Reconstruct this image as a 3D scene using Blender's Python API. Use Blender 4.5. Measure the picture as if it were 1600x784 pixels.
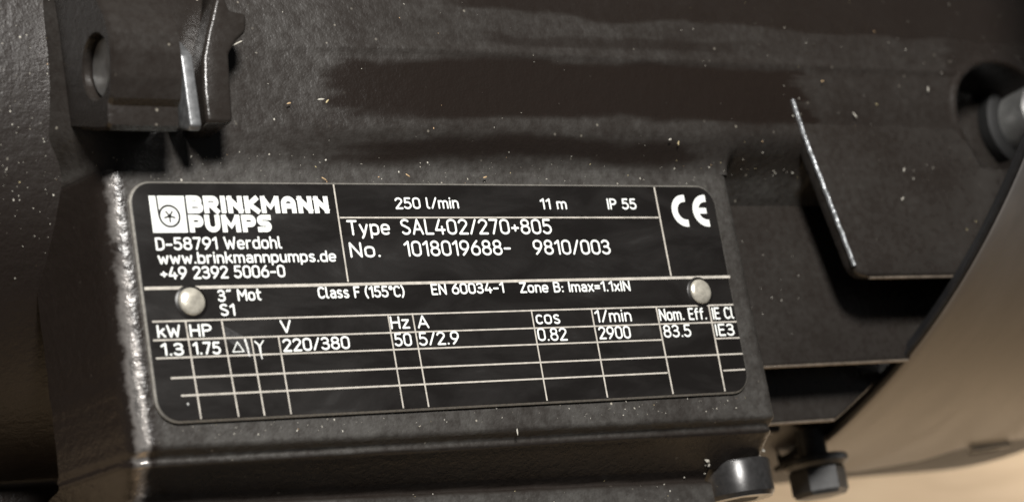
import bpy, bmesh, math, random
import numpy as np
from mathutils import Matrix, Vector

for o in list(bpy.data.objects):
    bpy.data.objects.remove(o)
S = bpy.context.scene
COL = S.collection
MM = 0.001
RNG = random.Random(7)

# ------------------------------------------------------------------ frames
# Lengths below are millimetres in the frame of the name plate: x to the right along the motor axis,
# y up the plate, z out of it.  The motor lies on a table, so the plate leans back (its normal 65 deg up).
TILT = math.radians(65)
ROT = Matrix(((1, 0, 0), (0, math.sin(TILT), -math.cos(TILT)), (0, math.cos(TILT), math.sin(TILT))))
ORIGIN = Vector((0, 0, 0.19))
def W(p):
    return ROT @ (Vector(p) * MM) + ORIGIN

# ------------------------------------------------------------------ camera
cam = bpy.data.objects.new('camera', bpy.data.cameras.new('camera'))
COL.objects.link(cam)
right = Vector((0.83513868, -0.16102862, 0.52594027))
down = Vector((-0.00905618, -0.96008235, -0.27957085))
fwd = Vector((0.54996488, 0.22871743, -0.80326022))
CAMP = (-159.21561534, -108.67499868, 337.91170503)
rm = Matrix((ROT @ right, ROT @ (-down), ROT @ (-fwd))).transposed()
cam.matrix_world = Matrix.Translation(W(CAMP)) @ rm.to_4x4()
cam.data.sensor_width = 36
cam.data.lens = 83.5
cam.data.clip_start = 0.01
cam.data.clip_end = 50
cam.data.dof.use_dof = True
cam.data.dof.focus_distance = 0.415
cam.data.dof.aperture_fstop = 18
S.camera = cam

# ------------------------------------------------------------------ light
w = bpy.data.worlds.new('World'); S.world = w; w.use_nodes = True
bg = w.node_tree.nodes['Background']
bg.inputs[0].default_value = (0.92, 0.96, 1.0, 1)
bg.inputs[1].default_value = 0.045
def lamp(name, pos, target, size, power, col):
    l = bpy.data.lights.new(name, 'AREA'); l.shape = 'DISK'; l.size = size; l.energy = power; l.color = col
    o = bpy.data.objects.new(name, l); COL.objects.link(o)
    a, b = W(pos), W(target)
    o.matrix_world = Matrix.Translation(a) @ (b - a).to_track_quat('-Z', 'Y').to_matrix().to_4x4()
    return o
lamp('ceiling_lamp', (-165, 350, 690), (40, -10, 0), 0.17, 13.4, (1.0, 0.97, 0.93))
sp = bpy.data.lights.new('table_fill', 'SPOT'); sp.energy = 42; sp.spot_size = math.radians(34); sp.spot_blend = .5; sp.shadow_soft_size = .08; sp.color = (1.0, .95, .88)  # unseen spot, added to brighten the tabletop
spo = bpy.data.objects.new('table_fill', sp); COL.objects.link(spo)
spo.matrix_world = Matrix.Translation((1.0, .05, .50)) @ (Vector((.42, .06, 0)) - Vector((1.0, .05, .50))).to_track_quat('-Z', 'Y').to_matrix().to_4x4()
S.view_settings.view_transform = 'Standard'
S.view_settings.look = 'None'
S.view_settings.exposure = 0
S.view_settings.gamma = 1

# ------------------------------------------------------------------ helpers
ROOT_BASE = Vector((100, 40, -180))
def tag(o, label=None, cat=None, group=None, kind=None):
    if label: o['label'] = label
    if cat: o['category'] = cat
    if group: o['group'] = group
    if kind: o['kind'] = kind
    return o
def empty(name, base):
    o = bpy.data.objects.new(name, None); COL.objects.link(o)
    o.matrix_world = Matrix.Translation(W(base)) @ ROT.to_4x4()
    o.empty_display_size = 0.02
    return o
motor = tag(empty('pump_motor', ROOT_BASE),
            'black cast-metal pump motor with a printed name plate, cooling fins and fan cowl', 'pump motor')

def mesh_obj(name, verts, faces, mats, parent=motor, smooth=True, midx=None, angle=40):
    me = bpy.data.meshes.new(name)
    me.from_pydata([(v[0] * MM, v[1] * MM, v[2] * MM) for v in verts], [], faces)
    for m in (mats if isinstance(mats, (list, tuple)) else [mats]):
        me.materials.append(m)
    if midx is not None:
        me.polygons.foreach_set('material_index', midx)
    if smooth:
        me.polygons.foreach_set('use_smooth', [True] * len(me.polygons))
        if angle: me.set_sharp_from_angle(angle=math.radians(angle))
    me.update()
    o = bpy.data.objects.new(name, me); COL.objects.link(o)
    if parent is not None:
        o.parent = parent
        if parent is motor: o.location = -ROOT_BASE * MM
    return o
def bm_obj(name, bm, mats, parent=motor, smooth=True, angle=40):
    bmesh.ops.recalc_face_normals(bm, faces=bm.faces)
    me = bpy.data.meshes.new(name); bm.to_mesh(me); bm.free()
    me.transform(Matrix.Scale(MM, 4))
    for m in (mats if isinstance(mats, (list, tuple)) else [mats]):
        me.materials.append(m)
    if smooth:
        me.polygons.foreach_set('use_smooth', [True] * len(me.polygons))
        if angle: me.set_sharp_from_angle(angle=math.radians(angle))
    o = bpy.data.objects.new(name, me); COL.objects.link(o)
    if parent is not None:
        o.parent = parent
        if parent is motor: o.location = -ROOT_BASE * MM
    return o

# value noise on numpy arrays
_N = np.random.RandomState(3).rand(256, 256)
def vn(x, y):
    xi = np.floor(x).astype(int); yi = np.floor(y).astype(int)
    fx = x - xi; fy = y - yi
    fx = fx * fx * (3 - 2 * fx); fy = fy * fy * (3 - 2 * fy)
    g = lambda a, b: _N[a % 256, b % 256]
    return (g(xi, yi) * (1 - fx) + g(xi + 1, yi) * fx) * (1 - fy) + (g(xi, yi + 1) * (1 - fx) + g(xi + 1, yi + 1) * fx) * fy
def fbm(x, y, o=4):
    s = 0; a = .5
    for i in range(o):
        s = s + a * (vn(x * 2 ** i + 13 * i, y * 2 ** i + 7 * i) - .5); a *= .5
    return s
def ss(a, b, x):
    t = np.clip((x - a) / (b - a), 0, 1)
    return t * t * (3 - 2 * t)
def smin(a, b, k):
    h = np.clip(.5 + .5 * (b - a) / k, 0, 1)
    return b * (1 - h) + a * h - k * h * (1 - h)

# ------------------------------------------------------------------ materials
def newmat(name):
    m = bpy.data.materials.new(name); m.use_nodes = True
    nt = m.node_tree
    return m, nt, nt.nodes['Principled BSDF'], nt.nodes, nt.links
def N(nodes, t, **kw):
    n = nodes.new(t)
    for k, v in kw.items():
        if k.startswith('i_'):
            key = k[2:]
            n.inputs[int(key) if key.isdigit() else key.replace('_', ' ')].default_value = v
        else: setattr(n, k, v)
    return n
def ramp(nodes, pts):
    r = nodes.new('ShaderNodeValToRGB'); e = r.color_ramp.elements
    while len(e) < len(pts): e.new(.5)
    for q, (p, c) in zip(e, pts):
        q.position = p; q.color = c if len(c) == 4 else (*c, 1)
    return r

def cast_paint(name, dust=0.6, light_masks=False, rough=0.5, bump=0.25, dustcol=(.055, .0522, .0478), paint=(.0128, .0094, .0077), specks=True):
    """black paint on a sand casting: grain, a dust film that is thinner in patches, tiny pale specks; masks paint in reflections, shade and an edge highlight"""
    m, nt, b, nd, lk = newmat(name)
    tc = N(nd, 'ShaderNodeTexCoord')
    n1 = N(nd, 'ShaderNodeTexNoise', i_Scale=60.0, i_Detail=6.0, i_Roughness=.65)
    n2 = N(nd, 'ShaderNodeTexNoise', i_Scale=700.0, i_Detail=4.0, i_Roughness=.6)
    n3 = N(nd, 'ShaderNodeTexNoise', i_Scale=2200.0, i_Detail=2.0)
    for n in (n1, n2, n3): lk.new(tc.outputs['Object'], n.inputs['Vector'])
    # dust amount
    r1 = ramp(nd, [(.30, (.35, .35, .35)), (.7, (1, 1, 1))]); lk.new(n1.outputs[0], r1.inputs[0])
    r2 = ramp(nd, [(.30, (.45, .45, .45)), (.70, (1, 1, 1))]); lk.new(n2.outputs[0], r2.inputs[0])
    mu = N(nd, 'ShaderNodeMath', operation='MULTIPLY'); lk.new(r1.outputs[0], mu.inputs[0]); lk.new(r2.outputs[0], mu.inputs[1])
    mu2 = N(nd, 'ShaderNodeMath', operation='MULTIPLY'); lk.new(mu.outputs[0], mu2.inputs[0]); mu2.inputs[1].default_value = dust * 1.3
    amount = mu2.outputs[0]
    if light_masks:
        at = N(nd, 'ShaderNodeAttribute', attribute_name='shade_sheen')  # mask thins the dust where dark reflections and shade are painted
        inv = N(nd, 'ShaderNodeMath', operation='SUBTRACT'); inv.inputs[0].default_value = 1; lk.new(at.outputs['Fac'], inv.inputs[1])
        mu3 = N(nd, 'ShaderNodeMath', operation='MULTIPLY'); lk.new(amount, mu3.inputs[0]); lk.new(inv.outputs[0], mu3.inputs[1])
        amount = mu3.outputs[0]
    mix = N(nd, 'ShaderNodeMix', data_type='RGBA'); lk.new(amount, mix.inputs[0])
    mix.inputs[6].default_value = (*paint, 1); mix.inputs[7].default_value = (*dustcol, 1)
    col = mix.outputs[2]
    if specks:
        vo = N(nd, 'ShaderNodeTexVoronoi', i_Scale=520.0); lk.new(tc.outputs['Object'], vo.inputs['Vector'])
        sr = ramp(nd, [(.10, (1, 1, 1)), (.16, (0, 0, 0))]); lk.new(vo.outputs['Distance'], sr.inputs[0])
        sep = N(nd, 'ShaderNodeSeparateColor'); lk.new(vo.outputs['Color'], sep.inputs[0])
        gt = N(nd, 'ShaderNodeMath', operation='GREATER_THAN'); lk.new(sep.outputs[0], gt.inputs[0]); gt.inputs[1].default_value = .86
        m4 = N(nd, 'ShaderNodeMath', operation='MULTIPLY'); lk.new(sr.outputs[0], m4.inputs[0]); lk.new(gt.outputs[0], m4.inputs[1])
        m5 = N(nd, 'ShaderNodeMath', operation='MULTIPLY'); lk.new(m4.outputs[0], m5.inputs[0]); lk.new(sep.outputs[1], m5.inputs[1])
        if light_masks:
            m6 = N(nd, 'ShaderNodeMath', operation='MULTIPLY'); lk.new(m5.outputs[0], m6.inputs[0]); lk.new(inv.outputs[0], m6.inputs[1]); m5 = m6
        mx2 = N(nd, 'ShaderNodeMix', data_type='RGBA'); lk.new(m5.outputs[0], mx2.inputs[0]); lk.new(col, mx2.inputs[6])
        mx2.inputs[7].default_value = (.38, .35, .29, 1)
        col = mx2.outputs[2]
    if light_masks:
        ab = N(nd, 'ShaderNodeAttribute', attribute_name='edge_highlight')  # mask of the highlight painted along the box's left edge
        rb = ramp(nd, [(.30, (0, 0, 0)), (.72, (.9, .9, .9))]); nb = N(nd, 'ShaderNodeTexNoise', i_Scale=420.0, i_Detail=5.0, i_Roughness=.7); lk.new(tc.outputs['Object'], nb.inputs['Vector'])
        sb = N(nd, 'ShaderNodeMath', operation='MULTIPLY_ADD'); lk.new(ab.outputs['Fac'], sb.inputs[0]); sb.inputs[1].default_value = .62; lk.new(nb.outputs[0], sb.inputs[2])
        sc = N(nd, 'ShaderNodeMath', operation='SUBTRACT'); lk.new(sb.outputs[0], sc.inputs[0]); sc.inputs[1].default_value = .42
        lk.new(sc.outputs[0], rb.inputs[0])
        ms = N(nd, 'ShaderNodeMath', operation='MULTIPLY'); lk.new(rb.outputs[0], ms.inputs[0]); lk.new(ab.outputs['Fac'], ms.inputs[1])
        mb = N(nd, 'ShaderNodeMix', data_type='RGBA'); lk.new(ms.outputs[0], mb.inputs[0]); lk.new(col, mb.inputs[6]); mb.inputs[7].default_value = (.44, .415, .395, 1)
        col = mb.outputs[2]; lk.new(ms.outputs[0], b.inputs['Metallic'])
    lk.new(col, b.inputs['Base Color'])
    b.inputs['Specular IOR Level'].default_value = .42
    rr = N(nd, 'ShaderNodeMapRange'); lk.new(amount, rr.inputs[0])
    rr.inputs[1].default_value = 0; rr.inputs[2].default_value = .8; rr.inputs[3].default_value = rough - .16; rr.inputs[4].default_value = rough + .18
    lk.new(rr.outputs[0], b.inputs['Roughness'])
    ad = N(nd, 'ShaderNodeMath', operation='MULTIPLY_ADD'); lk.new(n3.outputs[0], ad.inputs[0]); ad.inputs[1].default_value = .35; lk.new(n2.outputs[0], ad.inputs[2])
    bp = N(nd, 'ShaderNodeBump', i_Strength=bump, i_Distance=.0004); lk.new(ad.outputs[0], bp.inputs['Height'])
    lk.new(bp.outputs[0], b.inputs['Normal'])
    return m

M_CAST = cast_paint('black_cast_paint', dust=1.0, light_masks=True, rough=.40, bump=.34)
M_FIN = cast_paint('fin_paint', dust=.42, rough=.34, bump=.16, specks=False)
M_FLANK = cast_paint('flange_paint', dust=.22, rough=.55, bump=.40, light_masks=True)
M_CLEAN = cast_paint('clean_black_paint', dust=.08, rough=.6, bump=.2, specks=False)
M_LUG = cast_paint('lug_paint', dust=.28, rough=.35, bump=.25)

def simple(name, col, rough=.5, metal=0, nscale=400, nvar=.25, bump=.05, spec=.5):
    m, nt, b, nd, lk = newmat(name)
    tc = N(nd, 'ShaderNodeTexCoord'); n = N(nd, 'ShaderNodeTexNoise', i_Scale=float(nscale), i_Detail=5.0, i_Roughness=.6)
    lk.new(tc.outputs['Object'], n.inputs['Vector'])
    lo = tuple(c * (1 - nvar) for c in col); hi = tuple(min(1, c * (1 + nvar)) for c in col)
    r = ramp(nd, [(.3, lo), (.7, hi)]); lk.new(n.outputs[0], r.inputs[0]); lk.new(r.outputs[0], b.inputs['Base Color'])
    b.inputs['Roughness'].default_value = rough; b.inputs['Metallic'].default_value = metal
    b.inputs['Specular IOR Level'].default_value = spec
    if bump:
        bp = N(nd, 'ShaderNodeBump', i_Strength=bump, i_Distance=.0003); lk.new(n.outputs[0], bp.inputs['Height']); lk.new(bp.outputs[0], b.inputs['Normal'])
    return m
def anodised():
    m, nt, b, nd, lk = newmat('anodised_black')
    tc = N(nd, 'ShaderNodeTexCoord'); mp = N(nd, 'ShaderNodeMapping'); mp.inputs['Scale'].default_value = (.5, 1.2, 1); mp.inputs['Rotation'].default_value = (0, 0, .5)
    lk.new(tc.outputs['Object'], mp.inputs[0])
    a = N(nd, 'ShaderNodeTexNoise', i_Scale=110.0, i_Detail=8.0, i_Roughness=.62, i_Distortion=.6); lk.new(mp.outputs[0], a.inputs['Vector'])
    f = N(nd, 'ShaderNodeTexNoise', i_Scale=2600.0, i_Detail=2.0); lk.new(tc.outputs['Object'], f.inputs['Vector'])
    r = ramp(nd, [(.42, (.0078, .0068, .0063)), (.62, (.0125, .0112, .0105)), (.78, (.028, .027, .026))]); lk.new(a.outputs[0], r.inputs[0])
    lk.new(r.outputs[0], b.inputs['Base Color'])
    q = N(nd, 'ShaderNodeMapRange'); lk.new(a.outputs[0], q.inputs[0]); q.inputs[1].default_value = .35; q.inputs[2].default_value = .75; q.inputs[3].default_value = .30; q.inputs[4].default_value = .46
    lk.new(q.outputs[0], b.inputs['Roughness']); b.inputs['Specular IOR Level'].default_value = .38
    bp = N(nd, 'ShaderNodeBump', i_Strength=.05, i_Distance=.0002); lk.new(f.outputs[0], bp.inputs['Height']); lk.new(bp.outputs[0], b.inputs['Normal'])
    return m
M_PLATE = anodised()
M_ALU = simple('bare_aluminium', (.42, .40, .36), rough=.42, metal=.75, nscale=1500, nvar=.25, bump=.15)
M_PRINT = simple('white_print', (.80, .82, .79), rough=.6, nscale=1500, nvar=.05, bump=0)
M_LINE = simple('etched_line', (.46, .43, .38), rough=.5, nscale=700, nvar=.25, bump=0)
M_SCUFF_GLINT = simple('scuff_and_glint', (.62, .62, .60), rough=.5, nscale=3000, nvar=.4, bump=.1)  # plate scuffs, and the painted glint at the cowl slot
M_RIVET = simple('rivet_aluminium', (.72, .68, .58), rough=.26, metal=.6, nscale=700, nvar=.3, bump=.35)
M_SCREW = simple('black_oxide_steel', (.032, .031, .031), rough=.30, metal=.3, nscale=900, nvar=.3, bump=.05)
M_HOLE = simple('deep_black', (.008, .008, .008), rough=.7, bump=0)
M_STEEL = simple('dull_zinc_steel', (.40, .40, .39), rough=.42, metal=.7, nscale=500, nvar=.2, bump=.08)
M_LEAF = simple('rubbed_leaf', (.20, .205, .21), rough=.38, metal=.6, nscale=700, nvar=.35, bump=.25)
M_RIM = simple('dark_edge', (.012, .012, .013), rough=.55, nscale=600, nvar=.3, bump=.05, spec=.3)
def satin_sheet():
    m, nt, b, nd, lk = newmat('satin_sheet_steel')
    tc = N(nd, 'ShaderNodeTexCoord'); mp = N(nd, 'ShaderNodeMapping'); mp.inputs['Scale'].default_value = (1, .35, .35); lk.new(tc.outputs['Object'], mp.inputs[0])
    a = N(nd, 'ShaderNodeTexNoise', i_Scale=70.0, i_Detail=8.0, i_Roughness=.65); lk.new(mp.outputs[0], a.inputs['Vector'])
    f = N(nd, 'ShaderNodeTexNoise', i_Scale=900.0, i_Detail=3.0); lk.new(tc.outputs['Object'], f.inputs['Vector'])
    r = ramp(nd, [(.3, (.17, .165, .165)), (.55, (.215, .21, .21)), (.75, (.28, .27, .265))]); lk.new(a.outputs[0], r.inputs[0]); lk.new(r.outputs[0], b.inputs['Base Color'])
    q = N(nd, 'ShaderNodeMapRange'); lk.new(a.outputs[0], q.inputs[0]); q.inputs[1].default_value = .3; q.inputs[2].default_value = .7; q.inputs[3].default_value = .26; q.inputs[4].default_value = .46
    lk.new(q.outputs[0], b.inputs['Roughness']); b.inputs['Metallic'].default_value = .5
    bp = N(nd, 'ShaderNodeBump', i_Strength=.10, i_Distance=.0003); lk.new(f.outputs[0], bp.inputs['Height']); lk.new(bp.outputs[0], b.inputs['Normal'])
    return m
M_COWL = satin_sheet()
M_BOLT = simple('painted_bolt', (.03, .03, .03), rough=.36, nscale=600, nvar=.3, bump=.08)

# ------------------------------------------------------------------ casting: one height function
def reflection_mask(X, Y):
    """dark glossy reflections painted in by thinning the dust: long patches with ragged ends"""
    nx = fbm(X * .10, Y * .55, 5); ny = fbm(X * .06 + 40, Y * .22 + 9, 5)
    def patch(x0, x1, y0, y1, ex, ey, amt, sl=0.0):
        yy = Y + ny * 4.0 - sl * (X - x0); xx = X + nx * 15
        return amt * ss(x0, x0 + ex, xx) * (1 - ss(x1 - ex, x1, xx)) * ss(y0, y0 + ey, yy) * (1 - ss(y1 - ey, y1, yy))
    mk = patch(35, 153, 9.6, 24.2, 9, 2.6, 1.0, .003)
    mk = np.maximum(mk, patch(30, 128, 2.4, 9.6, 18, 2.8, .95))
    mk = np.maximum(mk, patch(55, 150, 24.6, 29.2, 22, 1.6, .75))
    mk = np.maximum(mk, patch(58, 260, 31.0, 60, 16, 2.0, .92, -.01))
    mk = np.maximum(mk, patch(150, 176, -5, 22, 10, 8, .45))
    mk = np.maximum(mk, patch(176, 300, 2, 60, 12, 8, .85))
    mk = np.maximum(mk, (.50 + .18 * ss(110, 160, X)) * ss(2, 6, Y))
    edge = (1 - ss(-1.0, 1.2, X + nx * 1.5)) * (1 - ss(1.5, 4.5, Y))      # dust thinned along the rounded left edge to feed its highlight, darker below
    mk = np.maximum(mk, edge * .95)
    low = 1 - ss(-47.2, -45.2, Y + ny * 1.5)  # lower bevel darkened too, shade of its downward face painted in
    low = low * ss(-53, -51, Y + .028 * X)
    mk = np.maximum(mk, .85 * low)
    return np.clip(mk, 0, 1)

def cover_z(X, Y):
    """terminal box front, its rounded left edge, lower bevel and ledge"""
    ye = -43.7 - .007 * X                                  # lower edge of the front face
    yl = -50.2 - .028 * X                                  # where the ledge starts
    base = np.full_like(X, -.8)
    base = base - 1.7 * ss(ye, ye - 1.4, Y)
    base = base - .55 * np.exp(-((Y - ye + 1.7) / .35) ** 2) + .25 * np.exp(-((Y - ye + 2.6) / .5) ** 2)
    t = np.clip((ye - 2.2 - Y) / (ye - 2.2 - yl), 0, 1)
    base = base - 8.2 * t
    base = base - .9 * ss(yl + .1, yl - .9, Y) + 2.2 * ss(yl - .6, yl - 1.6, Y)
    # left rounded edge
    xe = .2 + 2.6 * ss(-44.5, -52, Y) - .5 * ss(-44.6, -45.2, Y) * (1 - ss(-46, -46.6, Y)) + .35 * fbm(Y * .3, Y * 0 + 3, 3)
    R = 4.6
    d = np.clip(xe - X, 0, None)
    drop = np.where(d < R * .96, R - np.sqrt(np.maximum(R * R - np.minimum(d, R * .96) ** 2, 0)), R * (1 - .28) + (d - R * .96) * 3.4)
    base = base - drop
    # right edge
    dr = np.clip(X - 122.6 - .02 * (-Y), 0, None); R2 = 3.0
    drop2 = np.where(dr < R2 * .96, R2 - np.sqrt(np.maximum(R2 * R2 - np.minimum(dr, R2 * .96) ** 2, 0)), R2 * (1 - .28) + (dr - R2 * .96) * 3.4)
    return base - drop2

def housing_z(X, Y):
    """body above the box: swells outward above the plate, flat, with a faint ridge and a shoulder"""
    k = ss(18, 60, X)
    z = np.full_like(X, -.8) + (.8 + 2.2 * k) * ss(2.2, 10.5, Y)
    z = z + .35 * k * np.exp(-((Y - 24.2) / .8) ** 2)                  # parting ridge
    z = z - .022 * np.clip(Y - 26, 0, None) ** 2 * .35
    # left: falls to the flange
    d = np.clip(-1.0 - X, 0, None)
    g = ss(3.0, 11.0, Y)
    xe = .2
    dw = np.clip(xe - X, 0, None); R = 4.6
    wall = np.where(dw < R * .96, R - np.sqrt(np.maximum(R * R - np.minimum(dw, R * .96) ** 2, 0)), R * (1 - .28) + (dw - R * .96) * 3.4)
    z = z - np.minimum(.16 * d * d, 1.6 * d) * g - wall * (1 - g)
    # to the right of the box the lower rim rolls away towards the fins
    edge = 142 + (16 - Y) * .2356
    wide = ss(2, 9, Y)
    rr = (ss(124.5, 127.5, X) * (1 - wide) + ss(121, 140, X) * wide) * (1 - ss(edge + 1.0, edge + 3.0, X) * ss(0, 5, Y))
    z = z - rr * 14.0 * (1 - ss(-11, 12.0, Y)) ** 1.3
    z = z - (ss(124.5, 127.5, X) * (1 - wide) + ss(121, 140, X) * wide) * 2.3 * (1 - ss(-6, 20, Y))
    # pocket for the bolt at the far right
    px = np.hypot((X - 199) / 1.25, (Y - 15.5) / 1.05)
    z = z - 13 * (1 - ss(8.8, 10.6, px)) + .5 * np.exp(-((px - 11.2) / .7) ** 2)
    return z

def grid_obj(name, x0, x1, y0, y1, step, zf, mat, keep=None, rough=.055, maskf=reflection_mask, highlightf=None):
    xs = np.arange(x0, x1 + step * .5, step); ys = np.arange(y0, y1 + step * .5, step)
    X, Y = np.meshgrid(xs, ys)
    Z = zf(X, Y) + rough * 2 * fbm(X * .45, Y * .45, 3) + rough * .9 * fbm(X * 1.7, Y * 1.7, 2)
    nx, ny = len(xs), len(ys)
    V = np.stack([X, Y, Z], -1).reshape(-1, 3)
    idx = np.arange(nx * ny).reshape(ny, nx)
    F = np.stack([idx[:-1, :-1], idx[:-1, 1:], idx[1:, 1:], idx[1:, :-1]], -1).reshape(-1, 4)
    if keep is not None:
        c = V[F].mean(1); F = F[keep(c[:, 0], c[:, 1], c[:, 2])]
    me = bpy.data.meshes.new(name)
    me.from_pydata((V * MM).tolist(), [], F.tolist())
    a = me.attributes.new('shade_sheen', 'FLOAT', 'POINT'); a.data.foreach_set('value', maskf(X, Y).reshape(-1).astype(np.float32))
    a = me.attributes.new('edge_highlight', 'FLOAT', 'POINT'); a.data.foreach_set('value', (highlightf(X, Y) if highlightf else X * 0).reshape(-1).astype(np.float32))
    me.polygons.foreach_set('use_smooth', [True] * len(me.polygons))
    me.materials.append(mat); me.update()
    o = bpy.data.objects.new(name, me); COL.objects.link(o); o.parent = motor; o.location = -ROOT_BASE * MM
    return o

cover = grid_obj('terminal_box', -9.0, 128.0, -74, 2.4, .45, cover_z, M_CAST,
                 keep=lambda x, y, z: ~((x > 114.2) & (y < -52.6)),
                 highlightf=lambda X, Y: np.clip(np.exp(-((X + 2.3 - 2.6 * ss(-44.5, -52, Y)) / 1.3) ** 2) * (1.05 - .35 * ss(-34, -10, Y) + .5 * fbm(X * .3, Y * .35, 4)), 0, 1))  # pale streak paints in the highlight on the rounded left edge
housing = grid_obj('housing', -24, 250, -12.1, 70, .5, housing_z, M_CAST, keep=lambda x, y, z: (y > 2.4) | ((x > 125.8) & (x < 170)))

# flange to the left of the box: a broad round shoulder that turns under
def flank_z(X, Y):
    c = np.clip((26 - Y) / 64, 0, .985)
    z = -7.0 - 64 * (1 - np.sqrt(1 - c * c))
    z = z - .05 * np.clip(-4 - X, 0, None)
    rx = np.abs(Y + 37 + (X + 16) * .9)
    return z + 5.0 * np.exp(-(rx / 2.2) ** 2) * ss(-2, -8, X)
flank = grid_obj('end_flange', -60, 30, -80, 75, .8, flank_z, M_FLANK, rough=.08, maskf=lambda X, Y: 1 - .62 * ss(-16, 4, Y + 8 * fbm(X * .15, Y * .15, 4) + .5 * X))  # lower flank darkened by thinner dust, its shade painted in

# ------------------------------------------------------------------ extruded solids
def extrude(name, outline, mapf, h0, h1, mat, bevel=.6, seg=3, parent=motor, taper=None):
    """outline: 2D polygon; mapf(a, b, h) -> xyz; between heights h0 and h1"""
    bm = bmesh.new()
    lo = [bm.verts.new(mapf(a, b, h0)) for a, b in outline]
    hi = [bm.verts.new(mapf(a, b, h1)) for a, b in outline]
    n = len(outline)
    bm.faces.new(lo); bm.faces.new(hi[::-1])
    for i in range(n):
        bm.faces.new((lo[i], hi[i], hi[(i + 1) % n], lo[(i + 1) % n]))
    bmesh.ops.recalc_face_normals(bm, faces=bm.faces)
    if bevel:
        es = [e for e in bm.edges if e.calc_face_angle(0) > math.radians(25)]
        bmesh.ops.bevel(bm, geom=es, offset=bevel, segments=seg, profile=.5, affect='EDGES', clamp_overlap=True)
    return bm_obj(name, bm, mat, parent)
XY = lambda a, b, h: (a, b, h)
YZ = lambda a, b, h: (h, a, b)

# ------------------------------------------------------------------ cooling fins, parallel, the deeper the longer
def round_corner(p0, p1, p2, r, n=6):
    a = Vector(p0) - Vector(p1); b = Vector(p2) - Vector(p1)
    a.normalize(); b.normalize()
    s = Vector(p1) + a * r; e = Vector(p1) + b * r; c = Vector(p1)
    return [tuple(s * (1 - t) ** 2 + c * 2 * t * (1 - t) + e * t * t) for t in [i / n for i in range(n + 1)]]
FIN1 = [(143.0, 17.5), (141.6, 17.0)] + round_corner((142.0, 16), (150.2, -18.8), (220, -19.6), 3.2) + [(232, -19.6), (232, -2), (212, 1), (190, 4), (184, 17.5)]
fin1 = extrude('cooling_fin', FIN1, XY, -1.6, 1.7, M_FIN, bevel=.95, seg=4)
extrude('cooling_fin', [(112, 28), (112, -33.6), (170.5, -33.3), (177, -29), (226, -28), (226, 28)], XY, -12.6, -10.0, M_FIN, bevel=.9, seg=3)
extrude('cooling_fin', [(112, 0), (112, -43.0), (156.0, -42.9), (158.6, -41.6), (170.5, -34.6), (173, 0)], XY, -21.6, -19.0, M_FIN, bevel=.9, seg=3)
extrude('cooling_fin', [(112, 0), (112, -43.0), (150, -42.8), (150, 0)], XY, -31.6, -29.0, M_FIN, bevel=.9, seg=3)
def stator():
    bm = bmesh.new(); rows = []
    for x in (100, 258):
        rows.append([bm.verts.new((x, 112 - 156 * math.cos(a), -78 + 156 * math.sin(a))) for a in [math.radians(-70 + i * 2) for i in range(44)]] + [bm.verts.new((x, 60, -32))])
    for i in range(44): bm.faces.new((rows[0][i], rows[1][i], rows[1][i + 1], rows[0][i + 1]))
    return bm_obj('stator_body', bm, M_CLEAN)
stator()

# ------------------------------------------------------------------ fan cowl
CY, CZ, CR = 112.0, -78.0, 160.0
def cyl(x, ph, r=CR):
    return (x, CY - r * math.cos(ph), CZ + r * math.sin(ph))
def phi_low(x):
    pts = [(170, 8.0), (186, 6.4), (196, 5.8), (211, 7.4), (218, 10.0), (228, 10.8), (240, 11.4), (300, 12.5)]
    for (a, p), (b, q) in zip(pts, pts[1:]):
        if x <= b:
            t = (x - a) / (b - a); t = max(0, t)
            return math.radians(p + (q - p) * t)
    return math.radians(12.5)
def cowl():
    bm = bmesh.new()
    nx, npn = 60, 70
    prof = [(170.0 + .9 * (1 - math.cos(t)), CR - 1.5 + 1.5 * math.sin(t)) for t in [i / 5 * math.pi / 2 for i in range(6)]]
    xs = [(170.6, CR - 3.0), (170.05, CR - 2.2)] + prof + [(171.5 + (x / nx) ** 1.0 * 84, CR) for x in range(1, nx + 1)]
    rows = []
    for x, r in xs:
        pl = phi_low(x); ph1 = math.radians(88)
        row = [bm.verts.new(cyl(x, pl + .006 - .006 * 0, r - 3.2))]
        row += [bm.verts.new(cyl(x, pl - .0005, r - 1.0))]
        row += [bm.verts.new(cyl(x, pl + .004 + (ph1 - pl) * j / npn, r)) for j in range(npn + 1)]
        rows.append(row)
    for i, (a, b) in enumerate(zip(rows, rows[1:])):
        for j in range(len(a) - 1):
            f = bm.faces.new((a[j], b[j], b[j + 1], a[j + 1])); f.material_index = 1 if i < 5 else 0
    return bm_obj('fan_cowl', bm, [M_COWL, M_RIM], angle=50)
cw = cowl()
# rolled edge of the cowl opening, dark in the joint
def tube(name, pts, r, mat, parent=motor, seg=8, closed=False, flat=1.0):
    bm = bmesh.new(); rings = []
    pts = [Vector(p) for p in pts]
    for i, p in enumerate(pts):
        t = (pts[min(i + 1, len(pts) - 1)] - pts[max(i - 1, 0)]).normalized()
        up = Vector((1, 0, 0)) if abs(t.x) < .9 else Vector((0, 1, 0))
        u = t.cross(up).normalized(); v = t.cross(u).normalized()
        rings.append([bm.verts.new(p + u * (r * math.cos(k * 2 * math.pi / seg)) + v * (r * flat * math.sin(k * 2 * math.pi / seg))) for k in range(seg)])
    for a, b in zip(rings, rings[1:]):
        for k in range(seg):
            bm.faces.new((a[k], a[(k + 1) % seg], b[(k + 1) % seg], b[k]))
    bm.faces.new(rings[0]); bm.faces.new(rings[-1][::-1])
    return bm_obj(name, bm, mat, parent)
M_GLINT = simple('glint_metal', (.60, .62, .64), rough=.30, metal=.9, nscale=1100, nvar=.45, bump=.5)
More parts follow.
